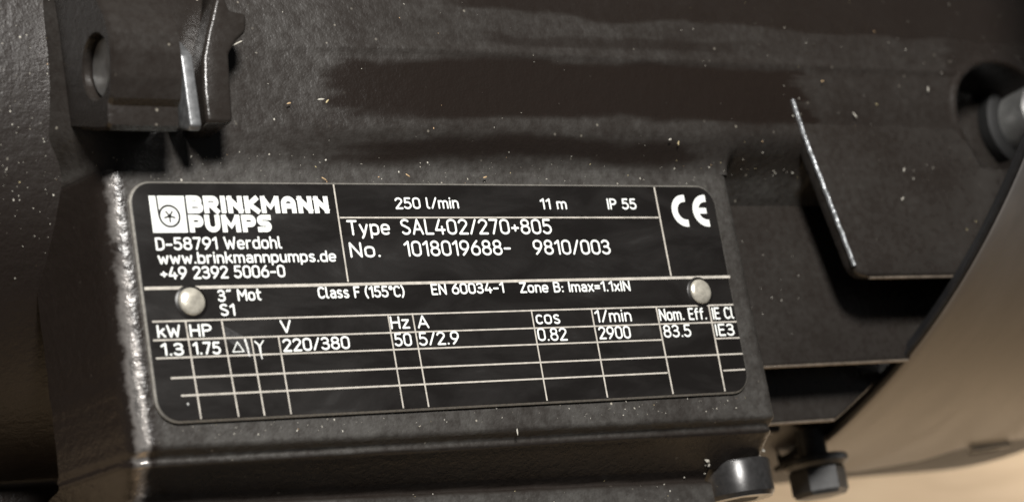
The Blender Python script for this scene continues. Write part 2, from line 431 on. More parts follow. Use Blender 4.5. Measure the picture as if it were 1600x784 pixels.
tube('fin_glint', [(142.25 + (16 - y) * .2356 + .05 * math.sin(y * 1.7), y, 1.58 + .5 * max(0, (y - 9) / 7)) for y in [17.0 - i * .8 for i in range(43)]], .48, M_GLINT, parent=fin1)  # pale tube stands in for the highlight on the fin's left edge
M_LIP = simple('lip_glint_metal', (.20, .165, .13), rough=.4, metal=.5, nscale=500, nvar=.4, bump=.2)
for f_, x0_, x1_, y_, z_ in zip([o for o in motor.children if o.name.startswith('cooling_fin')][:3], (153.5, 124, 124), (205, 170, 155.6), (-19.05, -33.35, -42.85), (1.25, -10.35, -19.35)):
    tube('lip_glint', [(x0_ + (x1_ - x0_) * i / 30, y_ - (.2 if x0_ > 150 else -.1) * i / 30, z_) for i in range(31)], .3, M_LIP, parent=f_)  # thin pale tubes stand in for reflections along the fin tips
tube('rim_bead', [cyl(169.7, math.radians(7.6 + 80 * i / 60), CR - .75) for i in range(61)], .6, M_RIM, parent=cw)
tube('edge_bead', [cyl(x, phi_low(x) - .002, CR - .4) for x in [171 + i * 1.5 for i in range(32)]], .42, M_BOLT, parent=cw)
# lower lip of the cowl with its fixing slot
def lip():
    bm = bmesh.new(); rows = []
    for i in range(31):
        x = 203 + i * 2.2
        a = phi_low(x) + math.radians(.2); wdt = math.radians(2.2) * (1 - math.exp(-i * .22))
        rows.append([bm.verts.new(cyl(x, a - wdt * j / 5, CR - 1.2 - .5 * j)) for j in range(6)])
    for a, b in zip(rows, rows[1:]):
        for j in range(5): bm.faces.new((a[j], b[j], b[j + 1], a[j + 1]))
    return bm_obj('lower_lip', bm, M_COWL, parent=cw)
lip()
p0 = cyl(220.5, math.radians(10.2), CR + .7); p1 = cyl(231, math.radians(10.75), CR + .5)
tube('slot_glint', [tuple(Vector(p0).lerp(Vector(p1), t / 8)) for t in range(9)], .75, M_SCUFF_GLINT, parent=cw, flat=.7)  # pale strip stands in for the glint at the slot
p0 = cyl(223, math.radians(9.3), CR + .1); p1 = cyl(229.5, math.radians(9.9), CR + .1)
tube('slot', [tuple(Vector(p0).lerp(Vector(p1), t / 8)) for t in range(9)], 1.05, M_HOLE, parent=cw, flat=.7)

# ------------------------------------------------------------------ screws and bolts
def lathe(name, c, axis, prof, mat, seg=40, parent=motor, phase=0, angle=35):
    """prof: (radius, height along axis); axis 'y-' points down the plate, 'z' out of it"""
    bm = bmesh.new(); rings = []
    for r, h in prof:
        ring = []
        for k in range(seg):
            a = phase + 2 * math.pi * k / seg; s, t = r * math.cos(a), r * math.sin(a)
            p = {'y-': (c[0] + s, c[1] - h, c[2] + t), 'z': (c[0] + s, c[1] + t, c[2] + h), 'x-': (c[0] - h, c[1] + s, c[2] + t)}[axis]
            ring.append(bm.verts.new(p))
        rings.append(ring)
    for a, b in zip(rings, rings[1:]):
        for k in range(seg): bm.faces.new((a[k], a[(k + 1) % seg], b[(k + 1) % seg], b[k]))
    bm.faces.new(rings[0]); bm.faces.new(rings[-1][::-1])
    return bm_obj(name, bm, mat, parent, angle=angle)
# socket cap screw hanging in the notch of the box (axis down the plate)
SC = (122.6, -51.2, -12.5)
sock = lathe('socket_screw', SC, 'y-', [(3.8, -4), (3.8, -.2), (6.6, 0), (6.9, .5), (6.9, 6.2), (6.3, 7.0), (4.2, 7.05), (3.9, 6.9)], M_SCREW)
lathe('screw_rim', SC, 'y-', [(6.35, 6.99), (6.3, 7.06), (4.25, 7.10), (4.2, 7.06)], M_STEEL, parent=sock)
lathe('hex_socket', SC, 'y-', [(3.9, 7.0), (3.9, 7.12), (3.0, 7.13)], M_HOLE, seg=6, parent=sock)
# hex bolt under the fins next to the cowl
HB = (166.4, -47.0, -40.0)
hb = lathe('hex_bolt', HB, 'y-', [(5.4, 2.0), (6.0, 2.4), (6.0, 7.0), (5.3, 7.9), (1.5, 8.0)], M_BOLT, seg=6, phase=.506, angle=25)
lathe('washer', HB, 'y-', [(3.0, -6), (3.0, -.4), (6.6, -.3), (7.0, .2), (7.0, 1.2), (6.0, 2.05)], M_BOLT, seg=32, parent=hb)
# steel bolt in the pocket at the right
PB = (213.0, 16.4, -3.8)
pb = lathe('pocket_bolt', PB, 'z', [(7.0, -8), (7.3, 0), (7.3, 4.9), (6.7, 5.6), (2.5, 5.7)], M_STEEL, seg=36)
lathe('bolt_collar', (213.0, 16.4, -10.0), 'z', [(9.6, 0), (9.8, .4), (9.8, 3.2), (9.0, 3.8), (7.2, 3.9)], M_HOLE, seg=30, parent=pb)
lathe('pocket_bolt', (213.2, 31.8, -5), 'z', [(5.6, -4), (5.8, 0), (5.8, 5.2), (5.0, 6.2), (2.5, 6.4)], M_STEEL, seg=36)

# ------------------------------------------------------------------ hinge lug at the top left
def lug():
    hole_c, hr, n = (16.6, 7.6), 5.2, 40
    outer = [(12.0, -9), (6.9, 4.6), (5.6, 8.6), (6.1, 9.8), (9.1, 10.5), (9.9, 11.9), (13, 13.3), (17, 14.1), (20, 14.2), (24, 13), (28, 10.5), (32, 5), (34, -1), (34.5, -9)]
    # resample the outline to n points by angle about the hole
    def hit(a):
        d = Vector((math.cos(a), math.sin(a))); o = Vector(hole_c); best = None
        for i in range(len(outer)):
            p, q = Vector(outer[i]), Vector(outer[(i + 1) % len(outer)]); e = q - p
            den = d.x * e.y - d.y * e.x
            if abs(den) < 1e-9: continue
            r = p - o; t = (r.x * e.y - r.y * e.x) / den; s = (r.x * d.y - r.y * d.x) / den
            if t > 0 and -1e-6 <= s <= 1 + 1e-6 and (best is None or t < best): best = t
        return o + d * best
    angs = sorted([2 * math.pi * k / n for k in range(n)] + [math.atan2(b - hole_c[1], a - hole_c[0]) % (2 * math.pi) for a, b in outer])
    bm = bmesh.new()
    xl, xr, depth = -6.4, 5.6, 4.5
    ol, orr, ob, il, ic, id_ = [], [], [], [], [], []
    for a in angs:
        p = hit(a); c = Vector(hole_c); u = (p - c).normalized()
        inner_face = p - u * .55
        ol.append(bm.verts.new((xl, inner_face.x, inner_face.y))); ob.append(bm.verts.new((xl + .55, p.x, p.y)))
        orr.append(bm.verts.new((xr, p.x, p.y)))
        ic.append(bm.verts.new((xl, c.x + u.x * (hr + .3), c.y + u.y * (hr + .3))))
        il.append(bm.verts.new((xl + .3, c.x + u.x * hr, c.y + u.y * hr)))
        id_.append(bm.verts.new((xl + depth, c.x + u.x * hr, c.y + u.y * hr)))
    m = len(angs)
    for A, B in ((orr, ob), (ob, ol), (ol, ic), (ic, il), (il, id_)):
        for k in range(m):
            bm.faces.new((A[k], A[(k + 1) % m], B[(k + 1) % m], B[k]))
    bm.faces.new(orr)
    return bm_obj('hinge_lug', bm, M_LUG, angle=35)
lg = lug()
lathe('inner_face', (-6.4, 16.6, 7.6), 'x-', [(5.15, -4.6), (5.15, -2.0), (4.6, -1.5), (1.0, -1.4)], M_STEEL, parent=lg)  # pale steel plug added so the hole looks lit inside
extrude('leaf', [(12, -8), (7.6, 4), (6.1, 7.6), (6.7, 8.6), (18.8, 8.6), (21, 6.6), (24, 3.6), (30, 3.0), (30, -8)], YZ, 8.3, 10.4, M_LEAF, bevel=.3, parent=lg)
extrude('leaf', [(11.6, 7.4), (16.4, 7.6), (16.9, 14), (17.4, 19.6), (19.2, 22.0), (21.2, 23.6), (21.7, 26.8), (18.6, 27.2), (17.6, 32), (15.8, 28), (13.8, 22.8), (12.4, 18.5), (11.8, 13.5)],
        XY, -3, 8.2, M_LUG, bevel=.7, parent=lg)
extrude('bridge', [(5.0, 17), (14, 17), (17.5, 36), (5, 36)], XY, -3, 3.6, M_LUG, bevel=.6, parent=lg)

# ------------------------------------------------------------------ name plate
PW, PH = 120.0, 40.2
def plate_outline(inset=0, r=4.0, n=10):
    pts = []
    for cx, cy, a0 in ((PW - r, -r, 0), (r, -r, 90), (r, -PH + r, 180), (PW - r, -PH + r, 270)):
        for i in range(n + 1):
            a = math.radians(a0 + 90 * i / n)
            pts.append((cx + (r - inset) * math.cos(a), cy + (r - inset) * math.sin(a)))
    return pts
def name_plate():
    bm = bmesh.new()
    o0 = [bm.verts.new((x, y, -.95)) for x, y in plate_outline(0)]
    o1 = [bm.verts.new((x, y, -.30)) for x, y in plate_outline(0)]
    o2 = [bm.verts.new((x, y, -.02)) for x, y in plate_outline(.32)]
    o3 = [bm.verts.new((x, y, 0)) for x, y in plate_outline(.45)]
    n = len(o0)
    for A, B, mi in ((o0, o1, 1), (o1, o2, 1), (o2, o3, 0)):
        for k in range(n):
            f = bm.faces.new((A[k], A[(k + 1) % n], B[(k + 1) % n], B[k])); f.material_index = mi
    f = bm.faces.new(o3); f.material_index = 0
    return bm_obj('name_plate', bm, [M_PLATE, M_ALU], smooth=False)
plate = name_plate()
plate['label'] = 'black printed name plate with white lettering'

# strokes of print: each smooth stroke is a flat ribbon with round ends, its own hair above the last
class Ink:
    def __init__(s): s.v = []; s.f = []; s.k = 0
    def ribbon(s, pts, wd, cap='round', z0=.030):
        s.k += 1
        z = z0 + .0025 * (s.k % 9)
        P = [Vector(p) for p in pts]
        Q = [P[0]]
        for p in P[1:]:
            if (p - Q[-1]).length > 1e-5: Q.append(p)
        P = Q
        if len(P) < 2: P = [P[0], P[0] + Vector((1e-3, 0))]
        closed = (P[0] - P[-1]).length < 1e-4 and len(P) > 3
        h = wd / 2; b = len(s.v)
        m = len(P)
        for i, p in enumerate(P):
            if closed: a, c = P[(i - 1) % (m - 1)], P[(i + 1) % (m - 1)]
            else: a, c = P[max(i - 1, 0)], P[min(i + 1, m - 1)]
            t = (c - a).normalized(); nrm = Vector((-t.y, t.x))
            q = p
            if cap == 'square' and not closed:
                if i == 0: q = p - t * h
                if i == m - 1: q = p + t * h
            s.v += [(q.x + nrm.x * h, q.y + nrm.y * h, z), (q.x - nrm.x * h, q.y - nrm.y * h, z)]
        for i in range(m - 1):
            s.f.append((b + 2 * i, b + 2 * i + 1, b + 2 * i + 3, b + 2 * i + 2))
        if cap == 'round' and not closed:
            for i, sgn in ((0, -1), (m - 1, 1)):
                p = P[i]; t = ((P[1] - P[0]) if i == 0 else (P[-1] - P[-2])).normalized() * sgn
                nrm = Vector((-t.y, t.x)); c = len(s.v)
                for k in range(7):
                    a = math.pi * k / 6 - math.pi / 2
                    d = t * math.cos(a) * h + nrm * math.sin(a) * h
                    s.v.append((p.x + d.x, p.y + d.y, z))
                s.f.append(tuple(range(c, c + 7)))
    def poly(s, pts, z):
        b = len(s.v); s.v += [(x, y, z) for x, y in pts]; s.f.append(tuple(range(b, b + len(pts))))
    def build(s, name, mat, parent):
        F = []
        V = s.v
        for f in s.f:                                         # all faces look out of the plate
            a = 0
            for i in range(len(f)):
                p, q = V[f[i]], V[f[(i + 1) % len(f)]]; a += p[0] * q[1] - q[0] * p[1]
            F.append(f if a > 0 else f[::-1])
        return mesh_obj(name, V, F, mat, parent, smooth=False)

def arc(cx, cy, rx, ry, a0, a1, n=12):
    return [(cx + rx * math.cos(math.radians(a0 + (a1 - a0) * i / n)), cy + ry * math.sin(math.radians(a0 + (a1 - a0) * i / n))) for i in range(n + 1)]
def rr(x0, y0, x1, y1, r):
    r = min(r, (x1 - x0) / 2 - 1e-4)
    p = arc(x1 - r, y1 - r, r, r, 90, 0, 5) + arc(x1 - r, y0 + r, r, r, 0, -90, 5) + arc(x0 + r, y0 + r, r, r, -90, -180, 5) + arc(x0 + r, y1 - r, r, r, 180, 90, 5)
    return p + [p[0]]
def segs(*p): return [[p[i], p[i + 1]] for i in range(len(p) - 1)]
XH = .70
n_arch = lambda x: [(x, .45)] + arc(x + .19, .46, .19, .24, 180, 0, 8) + [(x + .38, 0)]
six = [rr(0, 0, .48, .62, .24), [(.36, 1.0), (.2, .8), (.07, .58), (.0, .34)]]
GL = {
 '0': (.48, [rr(0, 0, .48, 1, .24)]),
 '1': (.24, segs((0, .80), (.22, 1), (.22, 0))),
 '2': (.46, [arc(.23, .75, .23, .25, 165, -25) + [(.0, 0)], [(0, 0), (.47, 0)]]),
 '3': (.46, [arc(.21, .765, .22, .235, 150, -90), arc(.21, .27, .25, .27, 90, -150), [(.13, .53), (.21, .535)]]),
 '4': (.52, segs((.26, 1), (0, .27), (.52, .27)) + [[(.38, .50), (.38, 0)]]),
 '5': (.46, segs((.42, 1), (.06, 1), (.04, .58)) + [[(.04, .56)] + arc(.2, .31, .26, .31, 100, -145)]),
 '6': (.48, six),
 '7': (.44, segs((0, 1), (.44, 1), (.15, 0))),
 '8': (.48, [rr(.03, .54, .45, 1, .21), rr(0, 0, .48, .54, .24)]),
 '9': (.48, [[(.48 - x, 1 - y) for x, y in s] for s in six]),
 'A': (.54, segs((0, 0), (.27, 1), (.54, 0)) + [[(.10, .32), (.44, .32)]]),
 'B': (.46, segs((.25, 0), (0, 0), (0, 1), (.22, 1)) + [arc(.22, .77, .2, .23, 90, -90), [(0, .54), (.22, .54)], arc(.22, .27, .24, .27, 90, -90)]),
 'C': (.46, [arc(.25, .72, .25, .28, 35, 180, 8) + arc(.25, .28, .25, .28, 180, 325, 8)]),
 'D': (.48, segs((.2, 0), (0, 0), (0, 1), (.2, 1)) + [arc(.2, .7, .28, .3, 90, 0, 8) + arc(.2, .3, .28, .3, 0, -90, 8)]),
 'E': (.40, segs((.40, 0), (0, 0), (0, 1), (.40, 1)) + [[(0, .52), (.34, .52)]]),
 'F': (.38, segs((0, 0), (0, 1), (.40, 1)) + [[(0, .52), (.33, .52)]]),
 'H': (.48, [[(0, 0), (0, 1)], [(.48, 0), (.48, 1)], [(0, .52), (.48, .52)]]),
 'I': (.02, [[(.01, 0), (.01, 1)]]),
 'L': (.38, segs((0, 1), (0, 0), (.40, 0))),
 'M': (.60, segs((0, 0), (0, 1), (.30, .42), (.60, 1), (.60, 0))),
 'N': (.50, segs((0, 0), (0, 1), (.50, 0), (.50, 1))),
 'P': (.46, segs((0, 0), (0, 1), (.21, 1)) + [arc(.21, .74, .25, .26, 90, -90), [(0, .48), (.21, .48)]]),
 'S': (.46, [arc(.23, .76, .22, .24, 40, 180, 8) + [(.05, .64), (.23, .53), (.42, .38)] + arc(.23, .26, .23, .26, 0, -145, 9)]),
 'T': (.48, [[(0, 1), (.48, 1)], [(.24, 1), (.24, 0)]]),
 'V': (.50, segs((0, 1), (.25, 0), (.50, 1))),
 'W': (.72, segs((0, 1), (.17, 0), (.36, .70), (.55, 0), (.72, 1))),
 'Y': (.46, segs((0, 1), (.23, .52), (.46, 1)) + [[(.23, .52), (.23, 0)]]),
 'Z': (.46, segs((0, 1), (.46, 1), (0, 0), (.46, 0))),
 'a': (.38, [arc(.19, .50, .19, .20, 140, 0, 7) + [(.38, 0)], [(.38, .40), (.17, .40)], arc(.17, .20, .17, .20, 90, 270, 8), [(.17, 0), (.38, .06)]]),
 'b': (.42, [[(0, 1), (0, 0)], rr(0, 0, .42, XH, .2)]),
 'c': (.36, [arc(.2, .48, .2, .22, 40, 180, 7) + arc(.2, .22, .2, .22, 180, 320, 7)]),
 'd': (.42, [[(.42, 1), (.42, 0)], rr(0, 0, .42, XH, .2)]),
 'e': (.42, [[(0, .36), (.42, .36)] , [(.42, .36)] + arc(.21, .49, .21, .21, 0, 180, 8) + arc(.21, .21, .21, .21, 180, 320, 8)]),
 'f': (.28, [[(.08, 0), (.08, .78)] + arc(.26, .80, .18, .2, 180, 90, 5), [(0, XH), (.27, XH)]]),
 'h': (.38, [[(0, 0), (0, 1)], n_arch(0)]),
 'i': (.02, [[(.01, 0), (.01, XH)], [(.01, .96), (.01, .98)]]),
 'k': (.38, [[(0, 0), (0, 1)], [(.36, XH), (.02, .32)], [(.14, .44), (.40, 0)]]),
 'l': (.16, [[(0, 1), (0, .16)] + arc(.14, .15, .14, .15, 180, 270, 5)]),
 'm': (.66, [[(0, 0), (0, XH)], [(0, .48)] + arc(.165, .50, .165, .20, 180, 0, 7) + [(.33, 0)], [(.33, .48)] + arc(.495, .50, .165, .20, 180, 0, 7) + [(.66, 0)]]),
 'n': (.38, [[(0, 0), (0, XH)], n_arch(0)]),
 'o': (.42, [rr(0, 0, .42, XH, .2)]),
 'p': (.42, [[(0, XH), (0, -.26)], rr(0, 0, .42, XH, .2)]),
 'r': (.26, [[(0, 0), (0, XH)], [(0, .42)] + arc(.22, .46, .22, .24, 180, 80, 6)]),
 's': (.36, [arc(.18, .53, .17, .17, 40, 180, 6) + [(.05, .44), (.18, .36), (.31, .28)] + arc(.18, .17, .18, .17, 0, -145, 8)]),
 't': (.28, [[(.08, 1), (.08, .18)] + arc(.24, .18, .16, .18, 180, 270, 5), [(0, XH), (.27, XH)]]),
 'u': (.38, [[(.38, XH), (.38, 0)], [(0, XH), (0, .24)] + arc(.19, .22, .19, .22, 180, 360, 8)]),
 'w': (.60, segs((0, XH), (.14, 0), (.30, .56), (.46, 0), (.60, XH))),
 'x': (.38, [[(0, XH), (.38, 0)], [(0, 0), (.38, XH)]]),
 'y': (.40, [[(0, XH), (.2, 0)], [(.40, XH), (.2, 0), (.08, -.26)]]),
 'z': (.36, segs((0, XH), (.36, XH), (0, 0), (.38, 0))),
 '-': (.34, [[(0, .42), (.34, .42)]]), '+': (.38, [[(0, .40), (.38, .40)], [(.19, .21), (.19, .59)]]),
 '/': (.34, [[(0, 0), (.34, 1)]]), '.': (.05, [[(.02, .02), (.04, .02)]]), ':': (.05, [[(.02, .02), (.04, .02)], [(.02, .5), (.04, .5)]]),
 '=': (.36, [[(0, .56), (.36, .56)], [(0, .30), (.36, .30)]]), '~': (.26, [[(0, .93), (.07, 1.0), (.18, .93), (.26, 1.0)]]),
 '(': (.16, [[(.16, 1.06), (.04, .8), (0, .5), (.04, .18), (.16, -.08)]]), ')': (.16, [[(0, 1.06), (.12, .8), (.16, .5), (.12, .18), (0, -.08)]]),
 '°': (.20, [rr(0, .74, .22, 1, .11)]), ' ': (.16, []),
}
def text_width(s, gap):
    return sum(GL[c][0] for c in s) + gap * (len(s) - 1)
def write(s, x0, y0, x1, y1, cap, wd):
    ink = Ink(); gap = .21
    natural = text_width(s, gap) * cap
    sx = (x1 - x0 - wd * .5) / natural
    ang = (y1 - y0) / (x1 - x0)
    x = wd * .25
    for ch in s:
        a, strokes = GL[ch]
        for st in strokes:
            ink.ribbon([(x0 + x + px * cap * sx, y0 + py * (cap - wd) + wd / 2 + ang * x) for px, py in st], wd)
        x += (a + gap) * cap * sx
    o = ink.build('lettering', M_PRINT, plate)
    return o
TEXTS = [
    ('D-58791 Werdohl', 3.64, -11.75, 26.45, -11.63, 2.19), ('www.brinkmannpumps.de', 3.72, -14.07, 36.34, -14.03, 2.03),
    ('+49 2392 5006-0', 3.81, -16.64, 26.27, -16.57, 2.17), ('3~ Mot', 13.44, -20.53, 21.28, -20.43, 2.06), ('S1', 13.50, -22.91, 16.10, -22.92, 2.05),
    ('Class F (155°C)', 32.00, -20.38, 48.67, -20.44, 2.07), ('EN 60034-1', 54.21, -20.21, 69.05, -20.10, 2.02), ('Zone B: Imax=1.1xIN', 72.50, -20.20, 96.44, -20.30, 2.00),
    ('kW', 1.92, -26.22, 5.84, -26.28, 2.12), ('HP', 7.64, -26.26, 11.41, -26.29, 2.13), ('V', 24.07, -26.09, 25.97, -26.12, 2.24), ('Hz', 45.10, -26.00, 48.64, -25.98, 2.25),
    ('A', 50.41, -26.03, 52.52, -26.02, 2.32), ('1.3', 2.18, -29.19, 5.99, -29.29, 2.11), ('1.75', 7.79, -29.20, 12.54, -29.31, 2.13), ('220/380', 24.04, -29.28, 36.49, -29.13, 2.24),
    ('50', 45.37, -29.03, 48.60, -29.08, 2.35), ('5/2.9', 50.20, -29.07, 58.11, -29.05, 2.38), ('cos', 74.81, -25.96, 79.81, -26.01, 2.44), ('0.82', 74.62, -29.00, 80.71, -29.11, 2.40),
    ('1/min', 87.62, -25.99, 95.51, -25.97, 2.35), ('2900', 87.83, -29.09, 94.70, -29.12, 2.38), ('Nom. Eff.', 102.02, -26.05, 112.75, -26.06, 2.31), ('IE Cl', 114.28, -26.10, 119.19, -26.04, 2.34),
    ('83.5', 102.30, -29.21, 108.45, -29.23, 2.42), ('IE3', 114.32, -29.26, 118.58, -29.29, 2.33), ('250 l/min', 49.67, -4.76, 62.47, -4.64, 2.12), ('11 m', 79.93, -4.78, 85.50, -4.78, 2.09),
    ('IP 55', 94.73, -4.80, 101.18, -4.79, 2.13), ('Type', 39.52, -9.43, 47.68, -9.37, 2.74), ('SAL402/270+805', 50.08, -9.38, 81.34, -9.43, 2.88), ('No.', 39.34, -13.34, 45.10, -13.32, 2.72),
    ('1018019688-', 50.10, -13.28, 71.86, -13.22, 2.85), ('9810/003', 76.85, -13.24, 93.52, -13.34, 2.82),
]
for s, x0, y0, x1, y1, cap in TEXTS:
    write(s, x0, y0, x1, y1, cap, .385 if cap > 2.6 else .335)

# ruled lines of the table
LINES = [
    (38.31, -6.25, 105.89, -6.32, 0.32), (0.60, -18.03, 120.07, -17.94, 0.60), (1.22, -23.54, 119.6, -23.34, 0.32), (0.98, -26.60, 119.6, -26.63, 0.32), (1.07, -29.56, 101.54, -29.57, 0.32),
    (113.94, -29.72, 119.6, -29.72, 0.32), (3.17, -32.87, 119.6, -32.79, 0.34), (4.54, -35.79, 101.49, -35.75, 0.34), (114.35, -35.82, 119.5, -35.79, 0.34), (38.04, -.35, 38.05, -17.54, 0.34),
    (106.13, -.4, 106.31, -17.58, 0.40), (7.05, -23.65, 7.51, -39.7, 0.32), (13.50, -23.71, 14.18, -39.7, 0.32), (18.38, -26.76, 18.85, -39.7, 0.32), (23.39, -26.64, 23.71, -39.7, 0.32),
    (44.78, -23.34, 45.01, -39.68, 0.32), (49.62, -23.30, 50.00, -39.7, 0.32), (74.12, -23.25, 74.25, -39.7, 0.34), (87.06, -23.25, 87.25, -39.7, 0.36), (101.58, -23.40, 101.89, -39.7, 0.40), (113.76, -23.29, 113.86, -39.7, 0.40),
]
for i, (x0, y0, x1, y1, wd) in enumerate(LINES):
    ink = Ink(); ink.k = i
    n = 40
    ink.ribbon([(x0 + (x1 - x0) * t / n, y0 + (y1 - y0) * t / n) for t in range(n + 1)], wd * .84, cap='butt', z0=.012 if abs(y1 - y0) < 1 else .003)
    ink.build('ruled_line', M_LINE, plate)

# logo square: white field, dark ring and stem, white disc, dark star
ink = Ink()
ink.poly([(3.45, -8.75), (9.62, -8.75), (9.72, -2.50), (3.45, -2.50)], .010)
sq = ink.build('logo_field', M_PRINT, plate)
ink = Ink(); C0 = (6.72, -5.95)
ink.ribbon(arc(C0[0], C0[1], 1.78, 1.78, 0, 360, 48), .36, z0=.016)
ink.ribbon([(4.78, -2.45), (4.86, -5.9)], .32, cap='butt', z0=.018)
for k in range(5):
    a = math.radians(92 + 72 * k + 34)
    ink.ribbon([C0, (C0[0] + 1.05 * math.cos(a), C0[1] + 1.05 * math.sin(a))], .30, cap='butt', z0=.02)
ink.poly([(C0[0] + .35 * math.cos(k * math.pi / 6), C0[1] + .35 * math.sin(k * math.pi / 6)) for k in range(12)], .05)
ink.build('logo_mark', M_PLATE, plate)

# fat logotype
BOLD = {
 'B': (.92, [[(.17, .17), (.17, .83)], [(.17, .86), (.60, .86)] + arc(.60, .70, .16, .16, 90, -70, 8), [(.30, .52), (.66, .52)], [(.17, .14), (.62, .14)] + arc(.62, .33, .19, .19, -90, 60, 8)]),
 'R': (.94, [[(.17, .15), (.17, .85)], [(.17, .85), (.58, .85)] + arc(.58, .66, .19, .19, 90, -90, 8) + [(.42, .47)], [(.46, .45), (.76, .12)]]),
 'I': (.34, [[(.17, .15), (.17, .85)]]),
 'N': (.94, [[(.17, .15), (.17, .85)], [(.77, .15), (.77, .85)], [(.17, .82), (.77, .18)]]),
 'K': (.92, [[(.17, .15), (.17, .85)], [(.28, .50), (.72, .84)], [(.30, .52), (.76, .14)]]),
 'M': (1.16, [[(.17, .15), (.17, .85)], [(.99, .15), (.99, .85)], [(.22, .82), (.58, .34), (.94, .82)]]),
 'A': (.94, [[(.17, .15), (.17, .55)] + arc(.47, .55, .30, .30, 180, 0, 12) + [(.77, .15)], [(.25, .42), (.70, .42)]]),
 'P': (.90, [[(.17, .15), (.17, .85)], [(.17, .85), (.56, .85)] + arc(.56, .645, .19, .205, 90, -90, 8) + [(.36, .44)]]),
 'U': (.96, [[(.17, .85), (.17, .44)] + arc(.48, .44, .31, .29, 180, 360, 12) + [(.79, .85)]]),
 'S': (.90, [[(.74, .85), (.36, .85)] + arc(.36, .675, .19, .175, 90, 270, 8) + [(.54, .50)] + arc(.54, .325, .19, .175, 90, -90, 8) + [(.16, .15)]]),
}
def bold(s, x0, y0, x1, cap):
    ink = Ink(); gap = .055; wd = .30
    nat = sum(BOLD[c][0] for c in s) + gap * (len(s) - 1); sx = (x1 - x0) / nat; x = 0
    for ch in s:
        for st in BOLD[ch][1]:
            ink.ribbon([(x0 + (x + px) * sx, y0 + py * cap) for px, py in st], wd * cap, cap='square', z0=.02)
        x += BOLD[ch][0] + gap
    return ink.build('logotype', M_PRINT, plate)
bold('BRINKMANN', 9.95, -5.46, 36.55, 2.98)
bold('PUMPS', 9.95, -8.73, 25.15, 2.98)

# conformity mark
ink = Ink()
for x, bar in ((112.35, 0), (117.27, 1)):
    ink.ribbon([(x + .35, -5.02 + 2.42)] + arc(x, -5.02, 2.42, 2.42, 90, 270, 20) + [(x + .35, -5.02 - 2.42)], 1.36, cap='butt')
    if bar: ink.ribbon([(x - 2.3, -5.02), (x + .1, -5.02)], 1.1, cap='butt')
ink.build('conformity_mark', M_PRINT, plate)

# small symbols: triangle and star connection, and a scuff across them
ink = Ink()
for a, b in (((14.75, -28.95), (16.75, -28.95)), ((16.75, -28.95), (15.75, -27.3)), ((15.75, -27.3), (14.75, -28.95))): ink.ribbon([a, b], .16)
ink.ribbon([(18.95, -27.35), (19.75, -28.1)], .26); ink.ribbon([(20.5, -27.25), (19.75, -28.1)], .2); ink.ribbon([(19.75, -28.1), (19.72, -29.3)], .34)
ink.build('wiring_symbol', M_PRINT, plate)
ink = Ink()
ink.poly([(17.0, -26.9), (17.35, -26.75), (17.65, -28.4), (17.7, -29.9), (17.45, -29.7), (17.3, -28.4)], .05)
ink.poly([(19.4, -28.0), (19.75, -27.9), (19.95, -30.3), (19.75, -30.35)], .052)
ink.poly([(5.35, -37.1), (5.65, -37.0), (5.7, -37.3), (5.45, -37.4)], .05)
ink.build('scuff', M_SCUFF_GLINT, plate)
M_HAZE = simple('rubbed_anodising', (.040, .039, .039), rough=.32, nscale=1800, nvar=.5, bump=.2)
ink = Ink()
ink.poly([(13.7, -24.6), (14.5, -24.9), (15.8, -25.7), (17.1, -26.4), (15.6, -26.45), (13.8, -26.4)], .0015)
ink.poly([(14.0, -26.8), (17.9, -26.8), (18.1, -28.2), (18.2, -29.3), (16.9, -29.3), (14.4, -27.2)], .0015)
ink.build('rubbed_patch', M_HAZE, plate)

# rivets, each in the shallow dish its setting pressed into the plate
for cx, cy in ((8.5, -20.45), (112.3, -20.75)):
    prof = [(2.36, -.3), (2.34, .25)] + [(2.34 * math.cos(t), .25 + (.82 if cx < 50 else .72) * math.sin(t)) for t in [i / 10 * math.radians(84) for i in range(1, 11)]]
    rv = lathe('rivet', (cx, cy, 0), 'z', prof, M_RIVET, seg=40, parent=plate, angle=60)
    lathe('dished_ring', (cx, cy, 0), 'z', [(3.0, -.2), (2.9, .015), (2.7, .06), (2.5, .16), (2.34, .20)], M_PLATE, seg=40, parent=plate, angle=60)

# ------------------------------------------------------------------ bright worn spots and chips of paint on the box edge
def chip_points():
    out = []
    for x, y in [(112.8, -50.9), (113.4, -51.6), (126.0, -49.9), (125.6, -51.2), (126.4, -51.0)]:
        out.append((x, y))
    return out

